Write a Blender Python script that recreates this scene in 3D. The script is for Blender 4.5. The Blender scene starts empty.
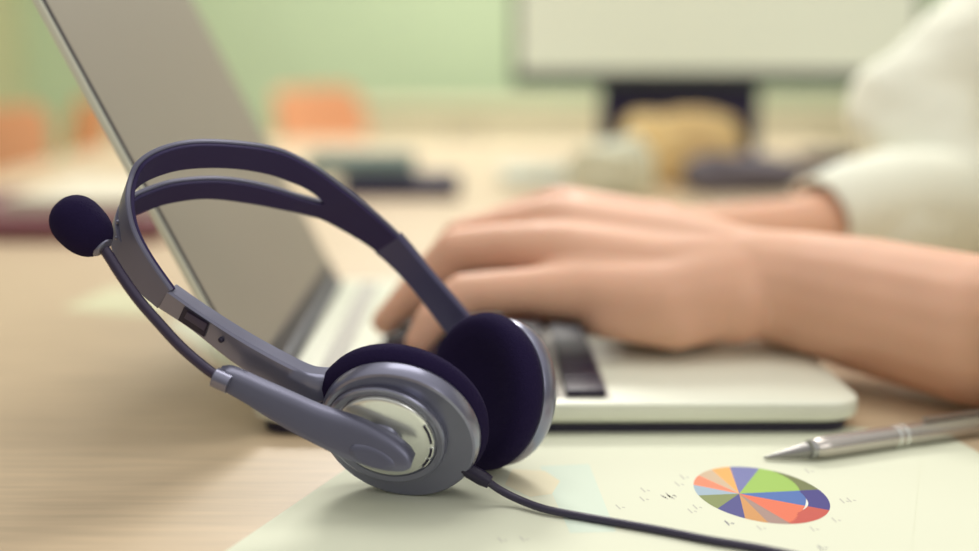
import bpy, bmesh, math, random
from mathutils import Vector, Matrix
random.seed(7)
V = Vector
SC = bpy.context.scene
COL = SC.collection
PI = math.pi

# ------------------------------------------------------------------ camera
F, H = 1250.0, 0.165                 # focal length in pixels, lens height above the desk top (desk top is z = 0)
PITCH = math.atan(225 / 1250)
cp, sp = math.cos(PITCH), math.sin(PITCH)
cam = bpy.data.cameras.new('camera'); camo = bpy.data.objects.new('camera', cam); COL.objects.link(camo)
camo.location = (0, 0, H); camo.rotation_euler = (PI/2 - PITCH, 0, 0)
cam.sensor_width = 36; cam.lens = F / 979 * 36; cam.clip_start = .01
cam.dof.use_dof = True; cam.dof.focus_distance = .462; cam.dof.aperture_fstop = 2.7; cam.dof.aperture_blades = 0
SC.camera = camo

# ------------------------------------------------------------------ light
SC.view_settings.view_transform = 'Standard'; SC.view_settings.look = 'None'
SC.view_settings.gamma = 1; SC.view_settings.use_curve_mapping = False; SC.view_settings.exposure = -0.08
wd = bpy.data.worlds.new('room_light'); SC.world = wd; wd.use_nodes = True
wn = wd.node_tree; bgn = wn.nodes['Background']; bgn.inputs[1].default_value = .58
wtc = wn.nodes.new('ShaderNodeTexCoord'); wsep = wn.nodes.new('ShaderNodeSeparateXYZ'); wmr = wn.nodes.new('ShaderNodeMapRange'); wrp = wn.nodes.new('ShaderNodeValToRGB')
wmr.inputs['From Min'].default_value = -1; wmr.inputs['From Max'].default_value = 1
wn.links.new(wtc.outputs['Generated'], wsep.inputs[0]); wn.links.new(wsep.outputs['Z'], wmr.inputs['Value']); wn.links.new(wmr.outputs[0], wrp.inputs['Fac']); wn.links.new(wrp.outputs['Color'], bgn.inputs[0])
for k, (pos, v) in enumerate(((0, .20), (.5, .42), (.74, .72), (1, 1.9))):   # dim towards the floor, bright towards the ceiling
    e = wrp.color_ramp.elements[k] if k < 1 else (wrp.color_ramp.elements.new(pos) if k < 3 else wrp.color_ramp.elements[-1])
    e.position = pos; e.color = (v, v*.975, v*.93, 1)
def area(name, loc, aim, sx, sy, power, color=(1, .97, .90)):
    l = bpy.data.lights.new(name, 'AREA'); l.shape = 'RECTANGLE'; l.size = sx; l.size_y = sy; l.energy = power; l.color = color
    o = bpy.data.objects.new(name, l); COL.objects.link(o); o.location = loc
    o.rotation_euler = (V(aim) - V(loc)).to_track_quat('-Z', 'Y').to_euler(); return o
area('ceiling_panel_light', (.1, .9, 1.85), (.1, .9, 0), 1.2, .6, 9)
area('ceiling_panel_light', (-.1, 2.6, 1.75), (0, .9, 0), .8, .5, 40)
area('ceiling_panel_light', (.1, 4.2, 1.85), (.1, 4.6, 0), 1.6, .8, 52)
area('front_fill_light', (1.7, -1.7, 1.5), (0, .6, 0), 1.6, 1.4, 16, (1, .98, .94))  # added soft fill from the camera side, no window known there

# ------------------------------------------------------------------ helpers
def W(px, py, d):
    x = (px - 489.5) / F * d; y = (275.5 - py) / F * d
    return V((x, d*cp + y*sp, H - d*sp + y*cp))
def G(px, py, z=0.0):
    a = W(px, py, 1.0); t = (z - H) / (a.z - H)
    return V((a.x*t, a.y*t, z))
def lin(c):
    return tuple(((v/255)/12.92 if v/255 <= .04045 else ((v/255+.055)/1.055)**2.4) for v in c)
MATS = {}
def mat(name, rgb, rough=.5, metal=0.0, spec=.5, noise=0.0, nscale=40, bump=0.0, bscale=300, coat=0.0, emit=None, sheen=0.0, stretch=None, sss=0.0):
    if name in MATS: return MATS[name]
    m = bpy.data.materials.new(name); m.use_nodes = True; nt = m.node_tree; b = nt.nodes['Principled BSDF']
    c = lin(rgb)
    b.inputs['Base Color'].default_value = (*c, 1); b.inputs['Roughness'].default_value = rough
    b.inputs['Metallic'].default_value = metal; b.inputs['Specular IOR Level'].default_value = spec
    b.inputs['Coat Weight'].default_value = coat; b.inputs['Sheen Weight'].default_value = sheen
    if sss: b.inputs['Subsurface Weight'].default_value = sss; b.inputs['Subsurface Radius'].default_value = (.01, .004, .002); b.inputs['Subsurface Scale'].default_value = .5
    tc = nt.nodes.new('ShaderNodeTexCoord'); vec = tc.outputs['Object']
    if stretch:
        mp = nt.nodes.new('ShaderNodeMapping'); mp.inputs['Scale'].default_value = stretch
        nt.links.new(vec, mp.inputs['Vector']); vec = mp.outputs['Vector']
    if noise:
        n = nt.nodes.new('ShaderNodeTexNoise'); n.inputs['Scale'].default_value = nscale; n.inputs['Detail'].default_value = 4
        nt.links.new(vec, n.inputs['Vector'])
        r = nt.nodes.new('ShaderNodeValToRGB')
        r.color_ramp.elements[0].position = .3; r.color_ramp.elements[1].position = .7
        r.color_ramp.elements[0].color = (*[v*(1-noise) for v in c], 1); r.color_ramp.elements[1].color = (*[min(1, v*(1+noise)) for v in c], 1)
        nt.links.new(n.outputs['Fac'], r.inputs['Fac']); nt.links.new(r.outputs['Color'], b.inputs['Base Color'])
    if bump:
        n2 = nt.nodes.new('ShaderNodeTexNoise'); n2.inputs['Scale'].default_value = bscale; n2.inputs['Detail'].default_value = 3
        nt.links.new(vec, n2.inputs['Vector'])
        bp = nt.nodes.new('ShaderNodeBump'); bp.inputs['Strength'].default_value = bump; bp.inputs['Distance'].default_value = .001
        nt.links.new(n2.outputs['Fac'], bp.inputs['Height']); nt.links.new(bp.outputs['Normal'], b.inputs['Normal'])
    if emit:
        b.inputs['Emission Color'].default_value = (*c, 1); b.inputs['Emission Strength'].default_value = emit
    MATS[name] = m; return m

def obj(name, bm, m, parent=None, smooth=True, angle=35):
    me = bpy.data.meshes.new(name)
    bmesh.ops.recalc_face_normals(bm, faces=bm.faces[:])
    for f in bm.faces: f.smooth = smooth
    if smooth:
        for e in bm.edges:
            if len(e.link_faces) == 2 and e.calc_face_angle(0) > math.radians(angle): e.smooth = False
    bm.to_mesh(me); bm.free()
    for mm in (m if isinstance(m, (list, tuple)) else [m]): me.materials.append(mm)
    o = bpy.data.objects.new(name, me); COL.objects.link(o)
    if parent is not None:
        o.parent = parent
        o.matrix_parent_inverse = world_of(parent).inverted()
    return o
def world_of(o):
    m = o.matrix_basis.copy()
    if o.parent is not None: m = world_of(o.parent) @ o.matrix_parent_inverse @ m
    return m
def tag(o, label=None, cat=None, group=None, kind=None):
    if label: o['label'] = label
    if cat: o['category'] = cat
    if group: o['group'] = group
    if kind: o['kind'] = kind
    return o
def thing(name, label, cat, loc=(0, 0, 0), rz=0, group=None):
    o = bpy.data.objects.new(name, None); COL.objects.link(o); o.location = loc; o.rotation_euler = (0, 0, rz)
    o.empty_display_size = .02
    return tag(o, label, cat, group)
def copy_tree(o, parent=None):
    c = o.copy(); COL.objects.link(c)
    if parent is not None: c.parent = parent
    for ch in list(o.children): copy_tree(ch, c)
    return c

def loft(bm, rings, cap=True, mi=0, closed=False):
    vs = [[bm.verts.new(p) for p in r] for r in rings]
    n = len(vs[0]); fs = []
    rng = range(len(vs)) if closed else range(len(vs)-1)
    for i in rng:
        a, b = vs[i], vs[(i+1) % len(vs)]
        for j in range(n):
            k = (j+1) % n
            fs.append(bm.faces.new((a[j], a[k], b[k], b[j])))
    if cap and not closed:
        fs.append(bm.faces.new(vs[0][::-1])); fs.append(bm.faces.new(vs[-1]))
    for f in fs: f.material_index = mi
    return fs
def frame(t, ref=V((0, 0, 1))):
    t = t.normalized()
    if abs(t.dot(ref)) > .95: ref = V((0, 1, 0))
    a = ref.cross(t).normalized(); return a, t.cross(a)
def catmull(pts, n):
    pts = [V(p) for p in pts]; out = []
    P = [pts[0]*2-pts[1]] + pts + [pts[-1]*2-pts[-2]]
    for i in range(1, len(P)-2):
        p0, p1, p2, p3 = P[i-1:i+3]
        for k in range(n):
            t = k/n
            out.append(.5*((2*p1)+(p2-p0)*t+(2*p0-5*p1+4*p2-p3)*t*t+(3*p1-p0-3*p2+p3)*t**3))
    out.append(pts[-1]); return out
def tube(bm, pts, rad, n=12, mi=0, flat=1.0, ref=V((0, 0, 1))):
    rings = []
    for i, p in enumerate(pts):
        t = (pts[min(i+1, len(pts)-1)] - pts[max(i-1, 0)]); a, b = frame(t, ref)
        r = rad[i] if isinstance(rad, (list, tuple)) else rad
        rings.append([p + a*math.cos(2*PI*k/n)*r + b*math.sin(2*PI*k/n)*r*flat for k in range(n)])
    return loft(bm, rings, True, mi)
def lathe(bm, prof, c, n, seg=64, mi=0, cap=False):
    """prof: (radius, height along n)"""
    a, b = frame(n, V((0, 0, 1)))
    rings = []
    for r, h in prof:
        rings.append([c + n*h + (a*math.cos(2*PI*k/seg) + b*math.sin(2*PI*k/seg))*max(r, 1e-5) for k in range(seg)])
    return loft(bm, rings, True, mi)
def box(bm, c, s, M=None, bev=0.0, seg=2, mi=0):
    r = bmesh.ops.create_cube(bm, size=1.0); vs = r['verts']
    for v in vs: v.co = V((v.co.x*s[0], v.co.y*s[1], v.co.z*s[2]))
    fs = set(f for v in vs for f in v.link_faces)
    if bev:
        es = list(set(e for v in vs for e in v.link_edges))
        rr = bmesh.ops.bevel(bm, geom=es, offset=bev, segments=seg, affect='EDGES', profile=.6)
        vs = list(set(rr['verts']) | set(v for v in vs if v.is_valid)); fs = set(f for v in vs for f in v.link_faces)
    for v in vs:
        v.co = v.co + V(c)
        if M is not None: v.co = M @ v.co
    for f in fs: f.material_index = mi
    return vs
def prism(bm, poly, z0, z1, mi=0):
    return loft(bm, [[V((p[0], p[1], z0)) for p in poly], [V((p[0], p[1], z1)) for p in poly]], True, mi)
def rounded_rect(x0, y0, x1, y1, r, n=6):
    out = []
    for cx, cy, a0 in ((x1-r, y1-r, 0), (x0+r, y1-r, PI/2), (x0+r, y0+r, PI), (x1-r, y0+r, 1.5*PI)):
        for k in range(n+1):
            a = a0 + PI/2*k/n; out.append((cx + r*math.cos(a), cy + r*math.sin(a)))
    return out
def chain(bm, nodes, seg=16):
    """closed tapered capsules along nodes [(point, radius)], to be fused by a voxel remesh"""
    for i, (p, r) in enumerate(nodes):
        bmesh.ops.create_uvsphere(bm, u_segments=seg, v_segments=10, radius=r, matrix=Matrix.Translation(p))
        if i:
            q, s = nodes[i-1]; d = (V(p)-V(q))
            if d.length < 1e-5: continue
            a, b = frame(d)
            loft(bm, [[V(q) + (a*math.cos(2*PI*k/seg)+b*math.sin(2*PI*k/seg))*s for k in range(seg)],
                      [V(p) + (a*math.cos(2*PI*k/seg)+b*math.sin(2*PI*k/seg))*r for k in range(seg)]])
def fuse(name, bm, m, voxel, smooth_it, parent=None):
    o = obj(name, bm, m, None)
    r = o.modifiers.new('r', 'REMESH'); r.mode = 'VOXEL'; r.voxel_size = voxel; r.use_smooth_shade = True
    s = o.modifiers.new('s', 'SMOOTH'); s.factor = .5; s.iterations = smooth_it
    dg = bpy.context.evaluated_depsgraph_get(); dg.update()
    me = bpy.data.meshes.new_from_object(o.evaluated_get(dg)); o.modifiers.clear(); o.data = me
    me.name = name
    for p in me.polygons: p.use_smooth = True
    if not me.materials: me.materials.append(m)
    if parent is not None:
        o.parent = parent; o.matrix_parent_inverse = world_of(parent).inverted()
    return o

# ------------------------------------------------------------------ materials
WOOD = mat('desk_wood', (200, 178, 147), .42, noise=.10, nscale=14, stretch=(1.2, 14, 1), spec=.45)
PAPER = mat('paper_white', (224, 227, 205), .75, spec=.2)
SHELL = mat('headset_grey', (134, 135, 156), .28, metal=.75, spec=.7, coat=.15)
BAND = mat('headset_band_grey', (108, 108, 130), .34, metal=.2, spec=.5)
LINER = mat('headset_liner', (50, 40, 84), .55, spec=.3)
FOAM = mat('ear_foam', (34, 26, 58), .95, spec=.1, bump=.5, bscale=1500)
SILVER = mat('silver_cap', (232, 234, 230), .24, metal=.7)
BLACK = mat('black_plastic', (34, 28, 52), .4, spec=.4)
CABLE = mat('cable_black', (48, 42, 66), .45, spec=.5)
ALU = mat('laptop_silver', (226, 228, 210), .38, metal=.08, spec=.5)
SCREEN = mat('laptop_screen', (150, 142, 128), .5, spec=.4)  # grey base carries the room haze reflected in the switched-off screen
KEY = mat('key_black', (34, 26, 50), .45, spec=.4)
SKIN = mat('skin', (228, 180, 152), .55, spec=.35, noise=.05, nscale=25, sss=.25)
SHIRT = mat('shirt_white', (242, 244, 228), .85, spec=.1, bump=.3, bscale=60)
GREEN = mat('wall_green', (206, 224, 190), .9, spec=.1, noise=.02, nscale=2)
CREAM = mat('wall_cream', (214, 212, 172), .9, spec=.1, noise=.02, nscale=2)
ORANGE = mat('chair_orange', (252, 184, 136), .5, spec=.3)
CHROME = mat('steel', (170, 170, 170), .3, metal=.9)
NAVY = mat('dark_navy', (46, 42, 72), .6, spec=.3)

# ------------------------------------------------------------------ setting
FLOOR_Z = -.74
def slab(name, lo, hi, m, kind='structure'):
    bm = bmesh.new(); box(bm, [(a+b)/2 for a, b in zip(lo, hi)], [b-a for a, b in zip(lo, hi)])
    return tag(obj(name, bm, m, smooth=False), kind=kind)
slab('floor', (-2.2, -2.5, FLOOR_Z-.05), (4.5, 6.2, FLOOR_Z), mat('floor_grey', (172, 166, 146), .6, noise=.04, nscale=6))
slab('wall_back', (-2.2, 6.0, FLOOR_Z), (4.5, 6.2, 1.9), GREEN)
slab('wall_left', (-2.4, 2.2, FLOOR_Z), (-2.2, 6.2, 1.9), CREAM)
slab('baseboard_back', (-2.2, 5.985, FLOOR_Z), (4.5, 6.0, FLOOR_Z+.09), CREAM)

# conference table
TX0, TX1, TY0, TY1 = -.68, .60, .10, 2.38
tbl = thing('conference_table', 'long light wood conference table carrying the laptop and papers', 'table', ((TX0+TX1)/2, (TY0+TY1)/2, FLOOR_Z))
bm = bmesh.new(); box(bm, ((TX0+TX1)/2, (TY0+TY1)/2, -.0175), (TX1-TX0, TY1-TY0, .035), bev=.004); obj('table_top', bm, WOOD, tbl)
for x in (TX0+.06, TX1-.06):
    for y in (TY0+.06, TY1-.06):
        bm = bmesh.new(); box(bm, (x, y, (FLOOR_Z-.035)/2), (.05, .05, -FLOOR_Z-.035), bev=.004); obj('leg', bm, CHROME, tbl)

# ------------------------------------------------------------------ paper sheets and charts
T = .0002
def sheet(name, corners, z, m=PAPER):
    bm = bmesh.new(); prism(bm, corners, z, z+T); return obj(name, bm, m, smooth=False)
C = V((.2009, .5161)); eB = V((-.176, .984)).normalized(); fB = V((eB.y, -eB.x))
shB = sheet('printed_sheet', [C, C-fB*.21, C-fB*.21-eB*.297, C-eB*.297], 0)
tag(shB, 'white sheet under the silver pen, its corner showing at the right edge', 'paper')
eA = V((.348, .9376)).normalized(); fA = V((eA.y, -eA.x)); A0 = V((-.0879, .3957)) + eA*.2166
shA = sheet('printed_report', [A0, A0+fA*.215, A0+fA*.215-eA*.297, A0-eA*.297], T)
tag(shA, 'white printed report with a round pie chart, lying under headset and laptop', 'paper')
ZA = 2*T
# pie chart, traced around its hub: rim points are on the desk plane
INK = {k: mat('ink_'+k, v, .7, spec=.2) for k, v in dict(
    orange=(238, 176, 104), periwinkle=(122, 126, 176), green=(158, 194, 98), olive_dark=(118, 124, 84), blue=(86, 116, 178),
    navy=(76, 72, 134), red=(224, 120, 92), red_dark=(194, 92, 82), grey=(166, 140, 132), ochre=(206, 152, 98), indigo=(86, 86, 142),
    olive=(136, 146, 98), sky=(162, 182, 198), coral=(240, 142, 112), sand=(206, 182, 154), white=(226, 226, 216),
    pale_blue=(213, 226, 210), pale_sand=(231, 224, 194), text=(196, 196, 182), text_dark=(120, 120, 130)).items()}
inkn = list(INK)
def q(x, y): return G(680 + x/5.741, 455 + y/5.741, ZA)
cx, cy, RA, RB, TH = 470, 232, 398, 150, math.radians(10.5)
def el(a, k=1.0, ox=0, oy=0):
    return (cx+ox + k*(RA*math.cos(a)*math.cos(TH) - RB*math.sin(a)*math.sin(TH)), cy+oy + k*(RA*math.cos(a)*math.sin(TH) + RB*math.sin(a)*math.cos(TH)))
hub = (340, 222)
def param(x, y):
    dx, dy = x-cx, y-cy; u = dx*math.cos(TH)+dy*math.sin(TH); v = -dx*math.sin(TH)+dy*math.cos(TH)
    return math.atan2(v/RB, u/RA)
rim = [((285, 68), 'periwinkle'), ((455, 80), 'green'), ((790, 200), 'blue'), ((858, 318), 'red'), ((640, 398), 'grey'), ((510, 396), 'ochre'),
       ((366, 376), 'indigo'), ((222, 306), 'olive'), ((108, 232), 'sky'), ((84, 172), 'coral'), ((108, 118), 'sand'), ((172, 78), 'orange')]
bm = bmesh.new()
def flatpoly(bm, pts, z, ink):
    vs = [bm.verts.new((p[0], p[1], z)) for p in pts]; f = bm.faces.new(vs); f.material_index = inkn.index(ink); return f
def qv(p, dz=0): g = q(*p); return (g.x, g.y)
DARK = {'green': 'olive_dark', 'blue': 'navy', 'red': 'red_dark', 'periwinkle': 'indigo'}
ic = (450, 232)
def inner(a):   # the bevel's inner ring, pushed to the left as printed
    return el(a, .80, -52, -4)
for i, (p, ink) in enumerate(rim):
    a0 = param(*p); a1 = param(*rim[(i+1) % len(rim)][0])
    while a1 < a0: a1 += 2*PI
    n = 14; arc = [a0 + (a1-a0)*k/n for k in range(n+1)]
    flatpoly(bm, [qv(hub)] + [qv(el(a)) for a in arc], ZA+.00003, ink)
    if ink in DARK:
        for k in range(n):
            aa = (arc[k]+arc[k+1])/2
            if ink == 'periwinkle' and aa < -1.45: continue
            if ink == 'red' and aa > 1.1: continue
            e0, e1 = el(arc[k]), el(arc[k+1])
            h0 = [hub[j] + (e0[j]-hub[j])*.745 for j in (0, 1)]; h1 = [hub[j] + (e1[j]-hub[j])*.745 for j in (0, 1)]
            tp = max(0., min(1., (aa+1.5)/.9)); tq = max(0., min(1., (1.15-aa)/.6)); w = min(tp, tq)
            h0 = [e0[j]+(h0[j]-e0[j])*w for j in (0, 1)]; h1 = [e1[j]+(h1[j]-e1[j])*w for j in (0, 1)]
            flatpoly(bm, [qv(h0), qv(e0), qv(e1), qv(h1)], ZA+.00006, DARK[ink])
hl = []
for k in range(13):
    a = -.28 + .62*k/12; e = el(a); t = .745
    hl.append([hub[j] + (e[j]-hub[j])*t for j in (0, 1)])
for k in range(12):
    w = 8*math.sin(PI*(k+.5)/12)
    flatpoly(bm, [qv((hl[k][0]-w, hl[k][1])), qv((hl[k][0]+w, hl[k][1])), qv((hl[k+1][0]+w, hl[k+1][1])), qv((hl[k+1][0]-w, hl[k+1][1]))], ZA+.00009, 'white')
pie = obj('pie_chart', bm, [INK[k] for k in inkn], shA, smooth=False); pie['label'] = 'printed pie chart in twelve coloured wedges'
# pale area chart beside the far ear cup
bm = bmesh.new()
def g2(px, py): g = G(px, py); return (g.x, g.y)
flatpoly(bm, [g2(540, 467), g2(589, 465), g2(616, 533), g2(570, 534)], ZA+.00003, 'pale_blue')
flatpoly(bm, [g2(512, 470), g2(545, 472), g2(560, 482), g2(552, 495), g2(530, 498), g2(505, 486)], ZA+.00006, 'pale_sand')
obj('area_chart', bm, [INK[k] for k in inkn], shA, smooth=False)['label'] = 'faint pale blue and sand area chart'
# unreadable little print marks around the pie
bm = bmesh.new()
def mark(px, py, ang, L, w, ink):
    dx, dy = math.cos(ang)*L/2, math.sin(ang)*L/2; nx, ny = -math.sin(ang)*w/2, math.cos(ang)*w/2
    flatpoly(bm, [g2(px-dx-nx, py-dy-ny), g2(px+dx-nx, py+dy-ny), g2(px+dx+nx, py+dy+ny), g2(px-dx+nx, py-dy+ny)], ZA+.00003, ink)
for x, y, dark in ((727, 524, 1), (695, 508, 0), (759, 529, 0), (812, 530, 0), (834, 521, 0), (842, 502, 0), (849, 501, 0), (668, 496, 0), (643, 491, 0), (682, 478, 0), (677, 485, 0), (820, 549, 1), (690, 512, 0), (807, 472, 0), (500, 541, 0), (522, 540, 0), (618, 508, 0), (642, 500, 0)):
    ink = 'text_dark' if dark else 'text'
    mark(x, y, .75, 6.5, 1.3, ink); mark(x+5.5, y+.5, .2, 3.0, 1.0, ink)
for k in range(7):
    mark(662+k*2.2, 497+(k % 3), .7, 4, 1.2, 'text')
obj('print_marks', bm, [INK[k] for k in inkn], shA, smooth=False)['kind'] = 'stuff'
# loose pale sheet seen between boom and arm, and a glossy desk reflection painted as a thin patch further left
c0 = G(236, 374); d0 = (G(150, 312)-c0); d0.z = 0; d0.normalize(); n0 = V((-d0.y, d0.x, 0))*-1
s3 = sheet('loose_sheet', [(c0).to_2d(), (c0+d0*.145).to_2d(), (c0+d0*.145+n0*.10).to_2d(), (c0+n0*.10).to_2d()], 0)
tag(s3, 'blank pale sheet on the desk behind the microphone boom and headband arm', 'paper')
c1 = G(62, 311); d1 = V((1, .03, 0)); n1 = V((-.03, 1, 0))
s4 = sheet('reflection_patch', [G(62, 309).to_2d(), G(160, 318).to_2d(), G(170, 290).to_2d(), G(112, 287).to_2d()], 0, mat('reflection_pale_green', (208, 206, 170), .6, spec=.3))
tag(s4, 'pale greenish painted reflection on the bare desk left of the microphone boom', 'paper')

# ------------------------------------------------------------------ laptop
LO = V((-.1045, .5212, 2*T)); lu = V((1, .010, 0)).normalized(); lv = V((-lu.y, lu.x, 0))
LM = Matrix(((lu.x, lv.x, 0, LO.x), (lu.y, lv.y, 0, LO.y), (0, 0, 1, LO.z), (0, 0, 0, 1)))
LL, LW, LZ0, LZ1 = .2685, .300, .0050, .0142
lap = thing('laptop', 'open silver laptop with grey glossy screen, under the typing hands', 'laptop', LO)
bm = bmesh.new()
rr = rounded_rect(0, 0, LL, LW, .016, 8)
def shrink(poly, k): 
    mx, my = LL/2, LW/2
    return [(mx + (x-mx)*(1-k/mx), my + (y-my)*(1-k/my)) for x, y in poly]
rings = []
for k, z in ((.006, LZ0-.0012), (.0025, LZ0), (.0006, LZ0+.0012), (0, LZ0+.003), (0, LZ1-.0018), (.0004, LZ1-.0007), (.0014, LZ1)):
    rings.append([LM @ V((x, y, z)) for x, y in shrink(rr, k)])
loft(bm, rings); base = obj('base', bm, ALU, lap)
bm = bmesh.new()
prism(bm, [(x, y) for x, y in rounded_rect(.005, .0035, LL-.005, LW-.0035, .012)], .0003, LZ0-.0008)  # black block stands in for the shadowed gap down to the desk
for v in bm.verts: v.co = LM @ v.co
obj('shade_filler', bm, BLACK, lap)['label'] = 'black filler painting the shade under the base'
for x, y in ((.02, .02), (LL-.02, .02), (.02, LW-.02), (LL-.02, LW-.02)):
    bm = bmesh.new(); lathe(bm, [(.005, 0), (.006, .0006), (.006, .004)], LM @ V((x, y, 0)), V((0, 0, 1)), 20); obj('foot', bm, BLACK, lap)
# keyboard: rows run across the laptop, keys as parts
kx0, kx1 = .049, .158
rows = 5; pitch = (kx1-kx0)/rows; NK = 14; kp = (LW-.018)/NK
bm = bmesh.new(); box(bm, ((kx0+kx1)/2, LW/2, LZ1+.0001), (kx1-kx0, LW-.016, .0004), LM); obj('keyboard_tray', bm, mat('key_tray', (176, 172, 164), .5, metal=.2), base)
keymesh = None
for r in range(rows):
    yy = .009; j = 0
    while j < NK:
        wide = 6 if (r == rows-1 and j == 4) else 1
        bm = bmesh.new(); box(bm, (0, 0, 0), (pitch-.0042, kp*wide-.0012, .0034), None, .0009, 2)
        c = LM @ V((kx0+pitch*(r+.5), yy+kp*wide/2, LZ1+.0018))
        if wide == 1 and keymesh is not None:
            bm.free(); o = keymesh.copy(); COL.objects.link(o); o.location = c
        else:
            o = obj('key', bm, KEY); o.rotation_euler = (0, 0, math.atan2(lu.y, lu.x)); o.location = c
            o.parent = lap; o.matrix_parent_inverse = world_of(lap).inverted()
            if wide == 1: keymesh = o
        yy += kp*wide; j += wide
bm = bmesh.new(); prism(bm, rounded_rect(.175, .095, .245, .205, .004), LZ1-.0002, LZ1+.00025)
for v in bm.verts: v.co = LM @ v.co
obj('touchpad', bm, mat('touchpad', (200, 202, 188), .35, metal=.2), lap)
# dark strip along the hinge and speaker strip
bm = bmesh.new(); box(bm, (.029, LW/2, LZ1+.0002), (.011, LW-.03, .0006), LM); obj('speaker_strip', bm, mat('strip_grey', (150, 146, 138), .5, metal=.2), lap)
bm = bmesh.new(); tube(bm, [LM @ V((.006, y, LZ1+.001)) for y in (.02, LW-.02)], .005, 16); obj('hinge', bm, BLACK, lap)
# lid
TILT = math.radians(26.3); LH = .226
LIDM = LM @ Matrix.Translation((.0060, 0, LZ1-.001)) @ Matrix.Rotation(-TILT, 4, 'Y')   # local z runs up the lid, x is its front normal
lidg = bmesh.new()
def lid_ring(k, x): return [LIDM @ V((x, y, z)) for y, z in [(LW/2+(yy-LW/2)*(1-k/(LW/2)), LH/2+(zz-LH/2)*(1-k/(LH/2))) for yy, zz in rounded_rect(0, 0.002, LW, LH, .010, 6)]]
loft(lidg, [lid_ring(.002, -.0032), lid_ring(.0004, -.0026), lid_ring(0, -.0016), lid_ring(0, .0002), lid_ring(.0006, .0008)])
lid = obj('lid', lidg, ALU, lap)
bm = bmesh.new()
loft(bm, [lid_ring(.0009, .0007), lid_ring(.0011, .0016)]); obj('screen_gasket', bm, BLACK, lid)
bm = bmesh.new()
loft(bm, [lid_ring(.0022, .0012), lid_ring(.0026, .0019)]); obj('screen_glass', bm, SCREEN, lid)['label'] = 'screen with its room reflection painted grey'
bm = bmesh.new(); box(bm, (.0021, LW/2, .010), (.0006, LW-.012, .010), LIDM); obj('screen_chin', bm, mat('screen_chin', (62, 58, 66), .4), lid)

# ------------------------------------------------------------------ headset
A_near = V((.20, .89, .405)).normalized()            # from outer face to ear pad
B_far = V((.76, .62, -.19)).normalized()              # from ear pad to outer shell
head = thing('headset', 'dark grey wired headset with boom microphone standing on the white paper', 'headset', (-.02, .46, 2*T))
FLOORZ = 2*T + .0001
PADR = .0330
def drop(px, py, n, items):
    """centre on the ray through (px, py) such that circles (radius, offset along n) just touch the paper"""
    d = .40
    lo, hi = .35, .6
    for _ in range(60):
        d = (lo+hi)/2; c = W(px, py, d)
        low = min((c + n*h).z - r*math.sqrt(1-n.z**2) for r, h in items)
        if low > FLOORZ: lo = d
        else: hi = d
    return W(px, py, d)
nN = -A_near
cN = drop(397, 437.5, nN, [(.0280, 0), (.0300, -.0045), (.0299, -.0036), (.0294, -.0014), (.0289, -.0004), (PADR, -.0125)])
DN = (cN - V((0, 0, H))).dot(V((0, cp, -sp)))
shell_prof = [(.020, -.0085), (.0272, -.0083), (.0292, -.0074), (.0300, -.0056), (.0299, -.0036), (.0294, -.0014), (.0289, -.0004), (.0281, 0), (.0276, -.0001),
              (.0228, -.0016), (.015, -.0018), (.001, -.0018)]
bm = bmesh.new(); lathe(bm, shell_prof, cN, nN, 96); cupN = obj('ear_cup', bm, SHELL, head, angle=24)
cC = cN + (W(384.5, 437.5, DN) - W(397, 437.5, DN)); cC = cC - nN*((cC-cN).dot(nN))      # the round centre sits off towards the boom
bm = bmesh.new(); lathe(bm, [(.0226, -.002), (.0226, .0002), (.0222, .0008), (.0214, .0010), (.0196, .0004), (.0192, -.0004), (.0188, -.0004), (.010, -.0004)], cC, nN, 80); obj('inner_ring', bm, SHELL, cupN, angle=24)
cupN['label'] = 'near grey ear cup with silver cap'
def pad_bm(c, n, R):      # n points to the ear side; starts at h = 0 on the shell
    bm = bmesh.new()
    lathe(bm, [(R*.70, -.001), (R*.86, -.0006), (R*.95, .0012), (R*.995, .004), (R, .0060), (R*.98, .0085), (R*.92, .0108), (R*.82, .0118), (R*.66, .0116), (R*.5, .0100), (R*.3, .0092), (.0001, .009)], c, n, 72)
    return bm
obj('ear_pad', pad_bm(cN + nN*-.0070 + W(393, 441, DN) - W(397, 438, DN), -nN, PADR), FOAM, cupN)['label'] = 'black foam ear pad'
bm = bmesh.new(); lathe(bm, [(.0186, -.0014), (.0186, .0006), (.0182, .0012), (.0172, .0016), (.011, .0028), (.005, .0034), (.0001, .0036)], cC, nN, 72); capN = obj('cap', bm, SILVER, cupN); capN['label'] = 'shiny silver cap'
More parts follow.
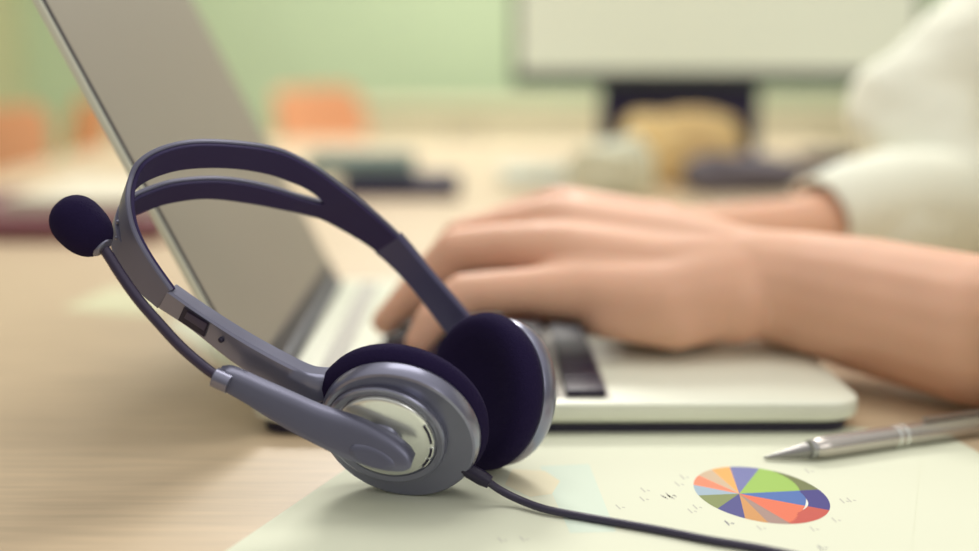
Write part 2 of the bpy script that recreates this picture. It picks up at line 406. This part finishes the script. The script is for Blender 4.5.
# vent slots beside the cap, set in the inner ring
an, bn = frame(nN, V((0, 0, 1)))
def cup_pt(r, a, h): return cC + nN*h + (an*math.cos(a) + bn*math.sin(a))*r
def angle_of(px, py):   # angle on the face that projects closest to the photo position
    best = None
    for k in range(360):
        a = k*PI/180; p = cup_pt(.0168, a, .001); v = p - V((0, 0, H)); d = v.y*cp - v.z*sp
        x = 489.5 + F*v.x/d; y = 275.5 - F*(v.y*sp + v.z*cp)/d
        e = (x-px)**2 + (y-py)**2
        if best is None or e < best[0]: best = (e, a)
    return best[1]
for (p0, p1) in (((420, 427), (428, 442)), ((429.5, 447), (428.5, 455)), ((427, 458), (422, 464))):
    a0, a1 = angle_of(*p0), angle_of(*p1)
    while a1-a0 > PI: a1 -= 2*PI
    while a0-a1 > PI: a1 += 2*PI
    for r0, r1, m, h, nm in ((.0166, .0187, SILVER, .0020, 'vent_rim'), (.0173, .0181, BLACK, .0022, 'vent_slot')):
        bm = bmesh.new(); rg = []
        for k in range(9):
            a = a0 + (a1-a0)*k/8
            rg.append([cup_pt(r0, a, 0), cup_pt(r1, a, 0), cup_pt(r1, a, h-.0004 if nm == 'vent_rim' else h-.0003), cup_pt(r0, a, h)])
        loft(bm, rg); obj(nm, bm, m, capN)
# far cup
PADF = .0312
cF0 = drop(481, 391, B_far, [(PADF, -.0), (.0300, .015), (.027, .021)])
DF = (cF0 - V((0, 0, H))).dot(V((0, cp, -sp)))
bm = bmesh.new(); lathe(bm, [(.020, .0060), (.0275, .0062), (.0290, .0072), (.0296, .009), (.0292, .012), (.028, .0145), (.026, .016), (.021, .0165), (.020, .0175), (.001, .0185)], cF0, B_far, 80)
cupF = obj('ear_cup', bm, SHELL, head, angle=28); cupF['label'] = 'far grey ear cup, its foam facing the camera'
obj('ear_pad', pad_bm(cF0 + B_far*.0070, -B_far, PADF), FOAM, cupF)['label'] = 'black foam ear pad'

# headband: two edge curves (pixel x, y, depth) from the near joint to the far arm
e1p = [(171, 290, .458), (147, 255, .458), (133.5, 229, .459), (127.5, 203, .460), (129, 181, .462), (138, 161, .464), (160, 147, .467), (194, 139.5, .471), (240, 141, .478), (280, 148, .486), (313, 164, .493), (340, 183, .500), (367, 204, .506), (400, 234, .513), (432, 272, .519), (468, 314, .526), (486, 340, .532)]
e4p = [(158, 308, .466), (131, 284, .468), (116, 258, .470), (111, 240, .473), (113, 226, .477), (121, 217.5, .481), (138, 210, .485), (165, 200.5, .489), (205, 195.5, .494), (245, 200, .501), (280, 206.5, .506), (303, 211, .510), (328, 219, .514), (347, 226, .515), (411, 283, .523), (446, 328, .531), (464, 352, .536)]
# keep correspondence on the lower far arm even
e4p[13] = (377, 249, .520)
E1 = catmull([W(*p) for p in e1p], 8); E4 = catmull([W(*p) for p in e4p], 8)
NS = len(E1); arch_c = (cN + cF0)/2
def gapw(s):   # slot opening along the band, s in station units
    if s < 2.2 or s > 11.1: return 0
    k = min((s-2.2)/1.2, (11.1-s)/1.2, 1); return .215*math.sin(k*PI/2)**.6
def band_loft(bm, i0, i1, f0f, f1f, o0, o1, bev=.0004, inset=0.0):
    rings = []
    for i in range(i0, i1):
        s = i/8; c = (E1[i]+E4[i])/2; t = ((E1[min(i+1, NS-1)]+E4[min(i+1, NS-1)])-(E1[max(i-1, 0)]+E4[max(i-1, 0)])).normalized()
        w = E1[i]-E4[i]; n = t.cross(w).normalized()
        if n.dot(c-arch_c) < 0: n = -n
        f0, f1 = f0f(s), f1f(s); L = w.length; wn = w/L
        p0 = E1[i] - w*f0 - wn*inset; p1 = E1[i] - w*f1 + wn*inset
        b = bev
        rings.append([p0 - n*(o0-b), p0 - wn*b - n*o0, p1 + wn*b - n*o0, p1 - n*(o0-b), p1 - n*(o1+b)*1, p1 + wn*b - n*o1, p0 - wn*b - n*o1, p0 - n*(o1+b)] if False else
                     [p0 + n*(o1-b), p0 + n*(o0+b), p0 - wn*b + n*o0, p1 + wn*b + n*o0, p1 + n*(o0+b), p1 + n*(o1-b), p1 + wn*b + n*o1, p0 - wn*b + n*o1])
    loft(bm, rings)
IJ = 13*8 + 2
MID = .535
bm = bmesh.new()
NZ, FZ = 17, 90
def band_all(o0, o1, bev, inset):
    band_loft(bm, 0, NZ+1, lambda s: 0, lambda s: 1, o0, o1, bev, inset)
    band_loft(bm, NZ, FZ, lambda s: 0, lambda s: MID - gapw(s)/2 + .004, o0, o1, bev, inset)
    band_loft(bm, NZ, FZ, lambda s: MID + gapw(s)/2 - .004, lambda s: 1, o0, o1, bev, inset)
    band_loft(bm, FZ-1, IJ, lambda s: 0, lambda s: 1, o0, o1, bev, inset)
band_all(-.0014, .0006, .0004, 0)
hb = obj('headband', bm, BAND, head); hb['label'] = 'grey split headband'
bm = bmesh.new()
band_all(-.0030, -.0013, .0003, .0007)
obj('band_liner', bm, LINER, hb)['label'] = 'dark purple inner liner'
# two little bumps on the outer band
for px, py, d in ((118, 222, .4685), (117, 238, .4675)):
    bm = bmesh.new(); bmesh.ops.create_uvsphere(bm, u_segments=14, v_segments=8, radius=.0009, matrix=Matrix.Translation(W(px, py, d))); obj('rivet', bm, SHELL, hb)
# far sliding arm
bm = bmesh.new(); band_loft(bm, IJ-2, NS, lambda s: -.03, lambda s: 1.03, -.0030, .0016, .0006)
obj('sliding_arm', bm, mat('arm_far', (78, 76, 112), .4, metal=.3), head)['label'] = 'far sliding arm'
# near sliding arm: front-face top corner (Bp) and bottom corner (Cp)
Bp = catmull([W(*p) for p in ((168, 291, .458), (204, 316, .457), (249, 344, .456), (298, 370, .4545), (317, 375, .4560), (338, 374, .4590), (362, 368, .462))], 6)
Cp = catmull([W(*p) for p in ((158, 309, .463), (191, 331, .4615), (236, 366, .4595), (284, 394, .457), (305, 404, .4570), (326, 402, .4585), (348, 394, .461))], 6)
Av = [(W(p[0], p[1], .462) - W(p[0]-q_[0], p[1]-q_[1], .455)) for p, q_ in (((200, 300), (9, -8)), )][0]
rings = []
for b_, c_ in zip(Bp, Cp):
    w = (b_-c_); e = w*.09; dn = Av.normalized()*.0008; m_ = (b_+c_)/2
    n = Av.normalized()
    rings.append([b_ - e, b_ + dn, b_ + Av - dn, b_ + Av - e, c_ + Av + e, c_ + Av - dn, c_ + dn, c_ + e, m_])
bm = bmesh.new(); loft(bm, rings); armN = obj('sliding_arm', bm, SHELL, head); armN['label'] = 'near sliding arm with adjustment window'
def face_pt(px, py, lift):   # point on the near arm's front face
    best = None
    for i, (b_, c_) in enumerate(zip(Bp, Cp)):
        for k in range(21):
            p = b_.lerp(c_, k/20); v = p - V((0, 0, H)); d = v.y*cp - v.z*sp
            x = 489.5 + F*v.x/d; y = 275.5 - F*(v.y*sp+v.z*cp)/d
            e = (x-px)**2+(y-py)**2
            if best is None or e < best[0]: best = (e, d)
    return W(px, py, best[1] - lift)
bm = bmesh.new(); pts = ((184, 307), (209, 323), (204, 337), (178, 320))
loft(bm, [[face_pt(x, y, -.002) for x, y in pts], [face_pt(x, y, .0007) for x, y in pts]]); win = obj('adjustment_window', bm, BLACK, armN, smooth=False)
bm = bmesh.new(); pts = ((187, 312), (207, 324), (204, 331), (184, 318))
loft(bm, [[face_pt(x, y, 0) for x, y in pts], [face_pt(x, y, .0011) for x, y in pts]]); obj('window_slide', bm, mat('slide', (66, 58, 82), .4), win, smooth=False)
bm = bmesh.new(); pc = face_pt(221, 340, .0006); bmesh.ops.create_uvsphere(bm, u_segments=16, v_segments=8, radius=.0011, matrix=Matrix.Translation(pc)); obj('screw', bm, BLACK, armN)

# microphone arm over the ear cup
top = [(219, 371, .4475), (232, 371, .447), (262, 384, .446), (290, 396, .445), (320, 409, .444), (360, 422, .4425), (390, 437, .442), (407, 450, .442), (413, 460, .4425)]
bot = [(215, 384, .4475), (226, 391, .447), (248, 404, .446), (274, 421, .445), (304, 438, .444), (345, 458, .4425), (380, 469, .442), (402, 470.5, .442), (411, 466.5, .4425)]
TPp = catmull([W(*p) for p in top], 6); BTp = catmull([W(*p) for p in bot], 6)
rings = []
for i, (t_, b_) in enumerate(zip(TPp, BTp)):
    c = (t_+b_)/2; w = (t_-b_)/2; fr = i/(len(TPp)-1)
    th = .0030; c = c - nN*.0012
    rings.append([c + w*math.copysign(abs(math.cos(a))**.5, math.cos(a)) + nN*th*math.copysign(abs(math.sin(a))**.5, math.sin(a)) for a in [2*PI*k/20 for k in range(20)]])
bm = bmesh.new(); loft(bm, rings); boomarm = obj('microphone_arm', bm, mat('boom_grey', (106, 107, 126), .34, metal=.55), head, angle=25)
boomarm['label'] = 'grey pivoting arm holding the microphone boom'
# raised oval on the arm's round end
bm = bmesh.new(); oc = W(374, 453, .4424) + nN*.0023
rr_ = [[oc + (W(374+24*math.cos(a)*.93*k - 9*math.sin(a)*.37*k, 453+24*math.cos(a)*.37*k + 9*math.sin(a)*.93*k, .4424) - W(374, 453, .4424)) + nN*h for a in [2*PI*j/32 for j in range(32)]] for k, h in ((1.0, -.002), (1.0, .0000), (.92, .0003), (.6, .0004))]
loft(bm, rr_); obj('oval_badge', bm, mat('badge_grey', (98, 99, 118), .42, metal=.5), boomarm)
# boss between cap and arm
bm = bmesh.new(); bc = W(381, 436, DN); lathe(bm, [(.0080, -.001), (.0080, .0032), (.0074, .0044), (.003, .0048), (.0001, .0049)], cC + nN*.002 + (W(383, 437, DN)-W(384.5, 437.5, DN)), nN, 32); obj('pivot_boss', bm, SHELL, cupN)
# collar and boom wire
bm = bmesh.new(); tube(bm, [W(215, 377, .4476), W(230, 384, .447)], .0037, 20); obj('boom_socket', bm, SHELL, boomarm)
boom = catmull([W(*p) for p in ((99, 243, .4535), (107, 253, .453), (121, 275, .452), (138, 299, .451), (157, 321, .450), (180, 346, .449), (203, 366, .448), (218, 377, .4475))], 6)
bm = bmesh.new(); tube(bm, boom, .0020, 14); bw = obj('microphone_boom', bm, mat('boom_dark', (60, 52, 76), .3, metal=.3, spec=.6), boomarm)
mc = W(82, 226.5, .4545); ax = (W(103, 248, .4535) - W(56, 201, .4545)).normalized()
bm = bmesh.new(); prof = []
for k in range(25):
    t = -1 + 2*k/24
    hh = .0122*t; rad = .0096*math.sqrt(max(0, 1-abs(t)**2.5)) * (1 - .06*t)
    prof.append((rad, hh))
lathe(bm, prof, mc, ax, 40); obj('microphone_foam', bm, FOAM, bw)['label'] = 'black foam microphone cover'
bm = bmesh.new(); cc = W(101, 246, .4535); lathe(bm, [(.003, -.0035), (.0042, -.003), (.0043, .001), (.0036, .0016), (.0022, .002)], cc, ax, 28); obj('microphone_collar', bm, SHELL, bw)

# cable
def gz(px, py, z): return G(px, py, z)
R_C = .00145
cab = catmull([W(468, 470, DN+.006), W(484, 479, DN+.004), gz(500, 490, .0062), gz(520, 500, .0036), gz(545, 509, .0026), gz(580, 516, FLOORZ+R_C), gz(620, 523, FLOORZ+R_C), gz(665, 531, FLOORZ+R_C), gz(710, 540, FLOORZ+R_C), gz(770, 550.5, FLOORZ+R_C), gz(830, 566, FLOORZ+R_C), gz(900, 600, FLOORZ+R_C)], 8)
bm = bmesh.new(); tube(bm, cab, R_C, 12); cb = obj('cable', bm, CABLE, head)
bm = bmesh.new(); tube(bm, [W(462, 466, DN+.006), W(470, 471, DN+.005), W(482, 478, DN+.0045), W(490, 482.5, DN+.004)], [.0026, .0029, .0029, .0024], 14); obj('strain_relief', bm, BLACK, cb)

# ------------------------------------------------------------------ pen
pr = .0046
pa = G(818, 448, ZA+pr); pb = G(972, 425, ZA+pr); pd = (pb-pa).normalized()
pen = thing('ballpoint_pen', 'silver ballpoint pen lying on the white sheet right of the pie chart', 'pen', pa)
bm = bmesh.new(); lathe(bm, [(.0034, -.002), (.0042, 0), (pr, .004), (pr, .092), (.004, .094)], pa, pd, 32); obj('barrel', bm, mat('pen_silver', (196, 190, 184), .25, metal=.8), pen)
tipv = G(764, 458, ZA+.0012)
bm = bmesh.new(); tl = (tipv - pa).length; td = (pa - tipv).normalized()
lathe(bm, [(.0004, 0), (.0007, .0008), (.0012, .004), (.0030, tl*.72), (.0034, tl-.001)], tipv, td, 28); obj('tip', bm, mat('pen_tip', (150, 148, 146), .3, metal=.8), pen)
bm = bmesh.new(); lathe(bm, [(.0030, -.0048), (.0038, -.0046), (.0039, -.0022), (.0034, -.0018)], pa, pd, 28); obj('tip_ring', bm, CHROME, pen)
for k in (.0385, .0425):
    bm = bmesh.new(); lathe(bm, [(.0045, k), (.00485, k+.0003), (.00485, k+.0015), (.0045, k+.0018)], pa, pd, 32); obj('ring', bm, SILVER, pen)
bm = bmesh.new(); s_ = pd.cross(V((0, 0, 1))).normalized()
cl0 = pa + pd*.055 + V((0, 0, pr+.0012)); loft(bm, [[p + s_*a*.0014 + V((0, 0, b*.0005)) for a, b in ((1, 1), (-1, 1), (-1, -1), (1, -1))] for p in (cl0, cl0+pd*.036)]); obj('clip', bm, CHROME, pen)
bm = bmesh.new(); lathe(bm, [(.0030, .0935), (.0030, .102), (.0024, .104)], pa, pd, 20); obj('push_button', bm, CHROME, pen)

# ------------------------------------------------------------------ person
per = thing('person', 'person in a white shirt typing on the laptop with bare forearms', 'person', (.78, .80, FLOOR_Z))
bm = bmesh.new()
# left (near) arm
elL = V((.385, .50, .048)); shL = V((.52, .62, .27))
wrL = W(752, 283, .642)
chain(bm, [(shL, .048), (elL + V((.01, .004, .012)), .036), (W(1080, 332, .555), .0325), (W(1020, 330, .568), .0335), (W(979, 331, .580), .0357), (W(866, 305, .618), .0338), (W(805, 292, .636), .0312), (wrL, .0285)])
chain(bm, [(wrL+V((0, .018, .002)), .024), (W(865, 298, .635), .028)])
MCPs = dict(pinky=(W(575, 290, .622), .0150), ring=(W(556, 252, .640), .0160), middle=(W(552, 226, .660), .0160), index=(W(560, 213, .684), .0155))
for k, (p, r) in MCPs.items():
    mid = W(660, {'pinky': 302, 'ring': 276, 'middle': 252, 'index': 240}[k], {'pinky': .622, 'ring': .636, 'middle': .655, 'index': .672}[k])
    chain(bm, [(wrL, .0270), (mid, .0215), (p, r)])
chain(bm, [(wrL + V((-.006, 0, -.002)), .026), (W(675, 318, .619), .0164), (W(605, 313, .620), .0130)])
chain(bm, [(W(735, 300, .632), .0225), (W(650, 288, .634), .0200), (W(590, 270, .634), .0155)])
chain(bm, [(wrL, .026), (W(640, 258, .650), .0205), (W(575, 238, .655), .0165)])
chain(bm, [(wrL, .026), (W(640, 246, .668), .0195), (W(580, 222, .675), .0165)])     # heel of the hand
chain(bm, [MCPs['pinky'], (W(520, 291, .614), .0112), (W(464, 294, .606), .0105), (W(432, 320, .601), .0088), (W(416, 345, .598), .0066)])
chain(bm, [MCPs['ring'], (W(500, 249, .642), .0135), (W(457, 252, .645), .0126), (W(414, 294, .650), .0100), (W(385, 322, .652), .0076)])
chain(bm, [MCPs['middle'], (W(505, 231, .668), .0132), (W(462, 240, .672), .0120), (W(428, 284, .676), .0098), (W(404, 312, .676), .0075)])
chain(bm, [MCPs['index'], (W(515, 222, .693), .0124), (W(478, 236, .698), .0112), (W(452, 274, .700), .0095), (W(434, 300, .700), .0074)])
chain(bm, [(W(690, 294, .668), .020), (W(620, 302, .690), .0150), (W(560, 308, .700), .0120), (W(515, 314, .700), .0090)])   # thumb
# right (far) arm
elR = W(965, 205, .905); shR = V((.47, 1.0, .29)); wrR = W(672, 246, .80)
chain(bm, [(shR, .048), (W(1012, 40, .98), .044), (W(915, 118, .95), .036), (elR, .036), (W(860, 218, .852), .027), (W(800, 234, .83), .0255), (W(735, 240, .815), .0245), (wrR, .0240)])
chain(bm, [(wrR+V((0, .016, 0)), .021), (W(760, 240, .835), .022)])
mR = [(W(606, 262, .765), .0145), (W(600, 252, .785), .015), (W(598, 246, .808), .015), (W(602, 246, .830), .0145)]
for p, r in mR: chain(bm, [(wrR, .022), (p, r)])
for i, (p, r) in enumerate(mR):
    d = .77 + .021*i; chain(bm, [(p, r), (W(560-4*(i % 2), 244+2*i, d), .0108), (W(540, 262, d), .0092), (W(530, 272-2*i, d), .007)])
chain(bm, [(wrR+V((-.01, -.01, 0)), .018), (W(620, 262, .762), .0125), (W(585, 270, .760), .009)])
# torso, neck, head, legs
chain(bm, [(V((.80, .80, -.17)), .125), (V((.74, .80, .00)), .115), (V((.64, .80, .18)), .12), (V((.575, .80, .28)), .085), (V((.53, .80, .36)), .052), (V((.50, .80, .42)), .052)], 20)
chain(bm, [(shL, .055), (V((.59, .72, .26)), .085), (V((.59, .88, .26)), .085), (shR, .055)])
chain(bm, [(V((.475, .80, .50)), .078), (V((.455, .80, .475)), .074), (V((.425, .80, .425)), .048), (V((.405, .80, .40)), .028)], 20)
chain(bm, [(V((.395, .80, .495)), .012), (V((.378, .80, .462)), .013)])     # nose
for s in (-1, 1):
    chain(bm, [(V((.48, .80+s*.078, .485)), .012), (V((.475, .80+s*.08, .46)), .010)])
    chain(bm, [(V((.80, .80+s*.09, -.20)), .088), (V((.40, .80+s*.10, -.215)), .062), (V((.36, .80+s*.10, -.45)), .05), (V((.37, .80+s*.10, -.66)), .036), (V((.35, .80+s*.10, -.705)), .034), (V((.24, .80+s*.105, -.715)), .024)])
body = fuse('body', bm, SKIN, .0022, 10, per)
# shirt: torso and sleeves, sleeves open at the cuff
bm = bmesh.new()
chain(bm, [(V((.80, .80, -.17)), .142), (V((.735, .80, .00)), .132), (V((.635, .80, .18)), .137), (V((.58, .80, .27)), .098)], 24)
chain(bm, [(shL, .068), (V((.595, .72, .25)), .10), (V((.595, .88, .25)), .10), (shR, .068)])
chain(bm, [(shR, .066), (W(1012, 40, .98), .060), (W(914, 117, .95), .051), (W(950, 195, .91), .048)])
chain(bm, [(elR, .052), (W(925, 222, .882), .046), (W(880, 222, .86), .043)])
chain(bm, [(shL, .064), (elL + V((.012, .005, .013)), .0575), (W(1060, 332, .558), .0415)])
torso = fuse('shirt', bm, SHIRT, .005, 6, per); torso['label'] = 'white shirt with sleeves pushed up'
tx = bpy.data.textures.new('folds', 'CLOUDS'); tx.noise_scale = .05
dm = torso.modifiers.new('folds', 'DISPLACE'); dm.texture = tx; dm.strength = .012; dm.mid_level = .5
def cuff(path, r_out, r_in, name='cuff'):
    """open sleeve end: outer tube, rolled rim, inner tube"""
    bm = bmesh.new(); rings = []
    n = 40
    def ring(p, t, r):
        a, b = frame(t)
        return [p + a*math.cos(2*PI*k/n)*r*(1+.03*math.sin(3*2*PI*k/n)) + b*math.sin(2*PI*k/n)*r for k in range(n)]
    t = (path[-1]-path[-2])
    for i, p in enumerate(path):
        rings.append(ring(p, path[min(i+1, len(path)-1)]-path[max(i-1, 0)], r_out[i]))
    e = path[-1]; tn = t.normalized()
    rings.append(ring(e + tn*.0015, t, r_out[-1]-.0012)); rings.append(ring(e + tn*.0005, t, r_in)); rings.append(ring(e - tn*.03, t, r_in))
    loft(bm, rings, True); return obj(name, bm, SHIRT, per)
cuff([W(930, 216, .882), W(885, 212, .862), W(850, 214, .848), W(819, 223, .836)], [.0475, .043, .0365, .0315], .0285)
cuff([W(1090, 330, .555), W(1040, 329, .562), W(1020, 329, .570), W(1005, 329, .573)], [.0435, .0425, .0412, .0400], .0370)
bm = bmesh.new()
for s in (-1, 1):
    chain(bm, [(V((.80, .80+s*.09, -.20)), .105), (V((.40, .80+s*.10, -.215)), .078), (V((.36, .80+s*.10, -.45)), .066), (V((.37, .80+s*.10, -.65)), .06)])
fuse('trousers', bm, mat('trousers_navy', (52, 54, 74), .9), .006, 4, per)
bm = bmesh.new()
bmesh.ops.create_uvsphere(bm, u_segments=24, v_segments=14, radius=1, matrix=Matrix.Translation((.496, .80, .515)) @ Matrix.Diagonal((.090, .088, .080, 1)))
bmesh.ops.create_uvsphere(bm, u_segments=20, v_segments=12, radius=1, matrix=Matrix.Translation((.535, .80, .465)) @ Matrix.Diagonal((.052, .076, .075, 1)))
fuse('hair', bm, mat('hair_brown', (62, 44, 38), .6, noise=.2, nscale=60), .005, 3, per)
for s in (-1, 1):
    bm = bmesh.new(); bmesh.ops.create_uvsphere(bm, u_segments=16, v_segments=10, radius=.011, matrix=Matrix.Translation((.4005, .80+s*.03, .497))); obj('eye', bm, mat('eye_dark', (60, 44, 40), .2), per)
bm = bmesh.new(); tube(bm, [V((.3885, .80+y, .437)) for y in (-.022, 0, .022)], [.003, .005, .003], 10); obj('mouth', bm, mat('lips', (186, 110, 100), .5), per)
for s in (-1, 1):
    bm = bmesh.new(); box(bm, (.29, .80+s*.103, -.712), (.25, .088, .055), bev=.02, seg=3); obj('shoe', bm, BLACK, per)
# chair under the person
def chair(name, label, loc, rz, m, group=None, top=.81):
    t = thing(name, label, 'chair', loc, rz, group); base = Matrix.Translation(loc) @ Matrix.Rotation(rz, 4, 'Z')
    bm = bmesh.new(); box(bm, (0, 0, .44), (.42, .42, .035), base, .014, 3); obj('seat', bm, m, t)
    bm = bmesh.new(); rg = []      # curved backrest with rounded top
    for z, dx, hw in ((top-.30, .0, .165), (top-.28, .0, .19), (top-.18, .012, .205), (top-.06, .028, .20), (top-.02, .033, .185), (top, .036, .15)):
        outer = [base @ V((-.20-dx - .03*(1-(y/.2)**2), y, z)) for y in [hw*(-1+2*k/10) for k in range(11)]]
        inn = [base @ V((-.20-dx+.012 - .03*(1-(y/.2)**2), y, z)) for y in [hw*(1-2*k/10) for k in range(11)]]
        rg.append(outer+inn)
    loft(bm, rg); obj('backrest', bm, m, t)
    for sx in (-1, 1):
        for sy in (-1, 1):
            bm = bmesh.new(); tube(bm, [base @ V((sx*.17, sy*.17, .43)), base @ V((sx*.20, sy*.20, .0))], .011, 12); obj('leg', bm, CHROME, t)
    for sy in (-1, 1):
        bm = bmesh.new(); tube(bm, [base @ V((-.17, sy*.15, .43)), base @ V((-.215, sy*.15, .47)), base @ V((-.212, sy*.15, top-.2))], .010, 12); obj('back_post', bm, CHROME, t)
    return t
chair('office_chair', 'grey chair the typing person sits on', (.86, .80, FLOOR_Z-.105), PI, mat('chair_grey', (90, 90, 100), .7))
og = 'orange chairs around the far table end'
chair('orange_chair', 'blurred orange chair nearest the left edge of the picture', (-1.125, 2.30, FLOOR_Z), PI-.42, ORANGE, og, .806)
chair('orange_chair', 'blurred orange chair just behind the laptop screen edge', (-1.17, 2.95, FLOOR_Z), PI+.5, ORANGE, og, .785)
chair('orange_chair', 'blurred orange chair at the far end right of the laptop screen', (-.208, 3.0, FLOOR_Z), -.41, ORANGE, og, .815)

side = thing('sideboard', 'low beige sideboard against the green back wall behind the monitor', 'cabinet', (.9, 5.3, FLOOR_Z))
CAB = mat('sideboard_beige', (230, 220, 186), .7, noise=.04, nscale=8)
bm = bmesh.new(); box(bm, (.9, 5.3, (FLOOR_Z+.06-.085)/2), (3.0, .5, -.085-FLOOR_Z-.06), bev=.004); obj('carcass', bm, CAB, side)
bm = bmesh.new(); box(bm, (.9, 5.29, -.07), (3.06, .54, .03), bev=.005); obj('top', bm, CAB, side)
bm = bmesh.new(); box(bm, (.9, 5.32, FLOOR_Z+.03), (2.9, .42, .06)); obj('plinth', bm, BLACK, side)
for k in range(6):
    bm = bmesh.new(); box(bm, (-.35+.5*k, 5.042, -.385), (.488, .016, .56), bev=.003); dr = obj('door', bm, CAB, side)
    bm = bmesh.new(); box(bm, (-.35+.5*k+(.2 if k % 2 == 0 else -.2), 5.026, -.2), (.012, .016, .12), bev=.003); obj('handle', bm, CHROME, dr)

# ------------------------------------------------------------------ things further back on the table
mon = thing('monitor', 'pale screened computer monitor on a dark stand at the back of table', 'monitor', (.29, 1.75, 0))
mx0, mx1, mz0, mz1 = W(512, 85, 1.75).x, W(915, 85, 1.75).x, .116, .43
bm = bmesh.new(); box(bm, ((mx0+mx1)/2, 1.765, (mz0+mz1)/2), (mx1-mx0, .035, mz1-mz0), bev=.005); obj('bezel', bm, mat('bezel_dark', (54, 62, 66), .5), mon)
bm = bmesh.new(); box(bm, ((mx0+mx1)/2, 1.7465, (mz0+mz1)/2+.006), (mx1-mx0-.018, .002, mz1-mz0-.030)); obj('screen', bm, mat('monitor_screen', (212, 216, 194), .5, emit=.42), mon)['label'] = 'pale cream screen'
bm = bmesh.new(); box(bm, (.267, 1.775, .064), (.222, .03, .128), bev=.006); obj('stand_neck', bm, NAVY, mon)
bm = bmesh.new(); box(bm, (.267, 1.78, .006), (.27, .17, .012), bev=.004); obj('stand_base', bm, NAVY, mon)

def pebble(name, label, cat, c, s, m, rz=0, seed=0, amt=.12, part=None):
    """soft lumpy object: superellipsoid with creases"""
    rnd = random.Random(seed); bm = bmesh.new(); bmesh.ops.create_icosphere(bm, subdivisions=4, radius=1)
    ph = [rnd.uniform(0, 6) for _ in range(6)]
    for v in bm.verts:
        p = v.co.copy(); k = 1 + amt*(math.sin(4*p.x+ph[0])*math.sin(3*p.y+ph[1]) + .5*math.sin(7*p.y+ph[2]+3*p.z) + .4*math.sin(9*p.x+ph[3]+4*p.y))
        q_ = [math.copysign(abs(a)**.6, a) for a in p]
        v.co = V((q_[0]*s[0]*k, q_[1]*s[1]*k, max(-1, q_[2]*k)*s[2]))
    zmin = min(v.co.z for v in bm.verts); M = Matrix.Translation((c[0], c[1], -zmin + c[2])) @ Matrix.Rotation(rz, 4, 'Z')
    for v in bm.verts: v.co = M @ v.co
    return tag(obj(name, bm, m), label, cat)
g_ = G(690, 182); pebble('paper_bag', 'blurred tan paper bag lying in front of the monitor stand', 'bag', (g_.x-.010, g_.y-.005, 0), (.074, .045, .044), mat('bag_tan', (250, 214, 152), .8, noise=.12, nscale=18), .2, 3)
g_ = G(612, 198); pebble('crumpled_paper', 'crumpled white paper between the paper bag and the hand', 'paper', (g_.x, g_.y-.02, 0), (.044, .03, .032), PAPER, -.5, 5, .16)
g_ = G(745, 195); pebble('pencil_pouch', 'dark grey soft pouch right of the tan paper bag', 'pouch', (g_.x, g_.y+.03, 0), (.070, .032, .022), mat('pouch_grey', (112, 108, 120), .8), .15, 9)
g_ = G(826, 169)
bm = bmesh.new(); tube(bm, [V((g_.x-.040, g_.y, .012)), V((g_.x-.034, g_.y, .012)), V((g_.x+.06, g_.y+.01, .012)), V((g_.x+.066, g_.y+.01, .012))], [.008, .012, .012, .008], 16)
tag(obj('marker_pen', bm, NAVY), 'thick dark marker lying near the white sleeve', 'pen')
bm = bmesh.new(); a_ = G(548, 186); 
for k in range(5): box(bm, (a_.x+.006*(k % 2), a_.y+.08, .0012+.0024*k), (.115, .15, .0022), None)
tag(obj('paper_stack', bm, mat('paper_blue', (204, 212, 198), .8)), 'low stack of pale bluish papers left of the crumpled paper', 'papers')
g_ = G(368, 199); 
bm = bmesh.new(); box(bm, (g_.x+.035, g_.y+.05, .011), (.135, .09, .022), bev=.006, seg=3); tag(obj('black_case', bm, NAVY), 'flat black case on the table beyond the headband', 'case')
g_ = G(360, 198)
case = thing('pencil_case', 'teal grey pencil case resting on the flat black case', 'case', (g_.x, g_.y, .022))
bm = bmesh.new(); box(bm, (g_.x-.002, g_.y+.055, .0345), (.125, .07, .025), bev=.010, seg=4); obj('case_body', bm, mat('case_teal', (122, 142, 134), .7), case)
bm = bmesh.new(); box(bm, (g_.x-.002, g_.y+.055, .0472), (.11, .004, .0016), bev=.0005); obj('zip', bm, BLACK, case)
# maroon folder with papers on the left
g_ = G(160, 243); fw = .30
fol = thing('ring_binder', 'maroon ring binder lying on the table behind the microphone', 'binder', (g_.x-fw/2, g_.y+.13, 0))
bm = bmesh.new(); box(bm, (g_.x-fw/2, g_.y+.13, .0095), (fw, .25, .019), bev=.003); obj('cover', bm, mat('binder_maroon', (118, 66, 74), .6), fol)
bm = bmesh.new(); box(bm, (g_.x-fw/2+.002, g_.y+.135, .0095), (fw-.001, .235, .014)); obj('pages', bm, PAPER, fol)
bm = bmesh.new()
for k in range(6): box(bm, (g_.x-.075+.004*(k % 3), g_.y+.15, .0203+.0022*k), (.17, .20, .002))
tag(obj('document_pile', bm, mat('paper_grey', (214, 208, 186), .8)), 'pile of pale documents lying on the maroon binder', 'papers')
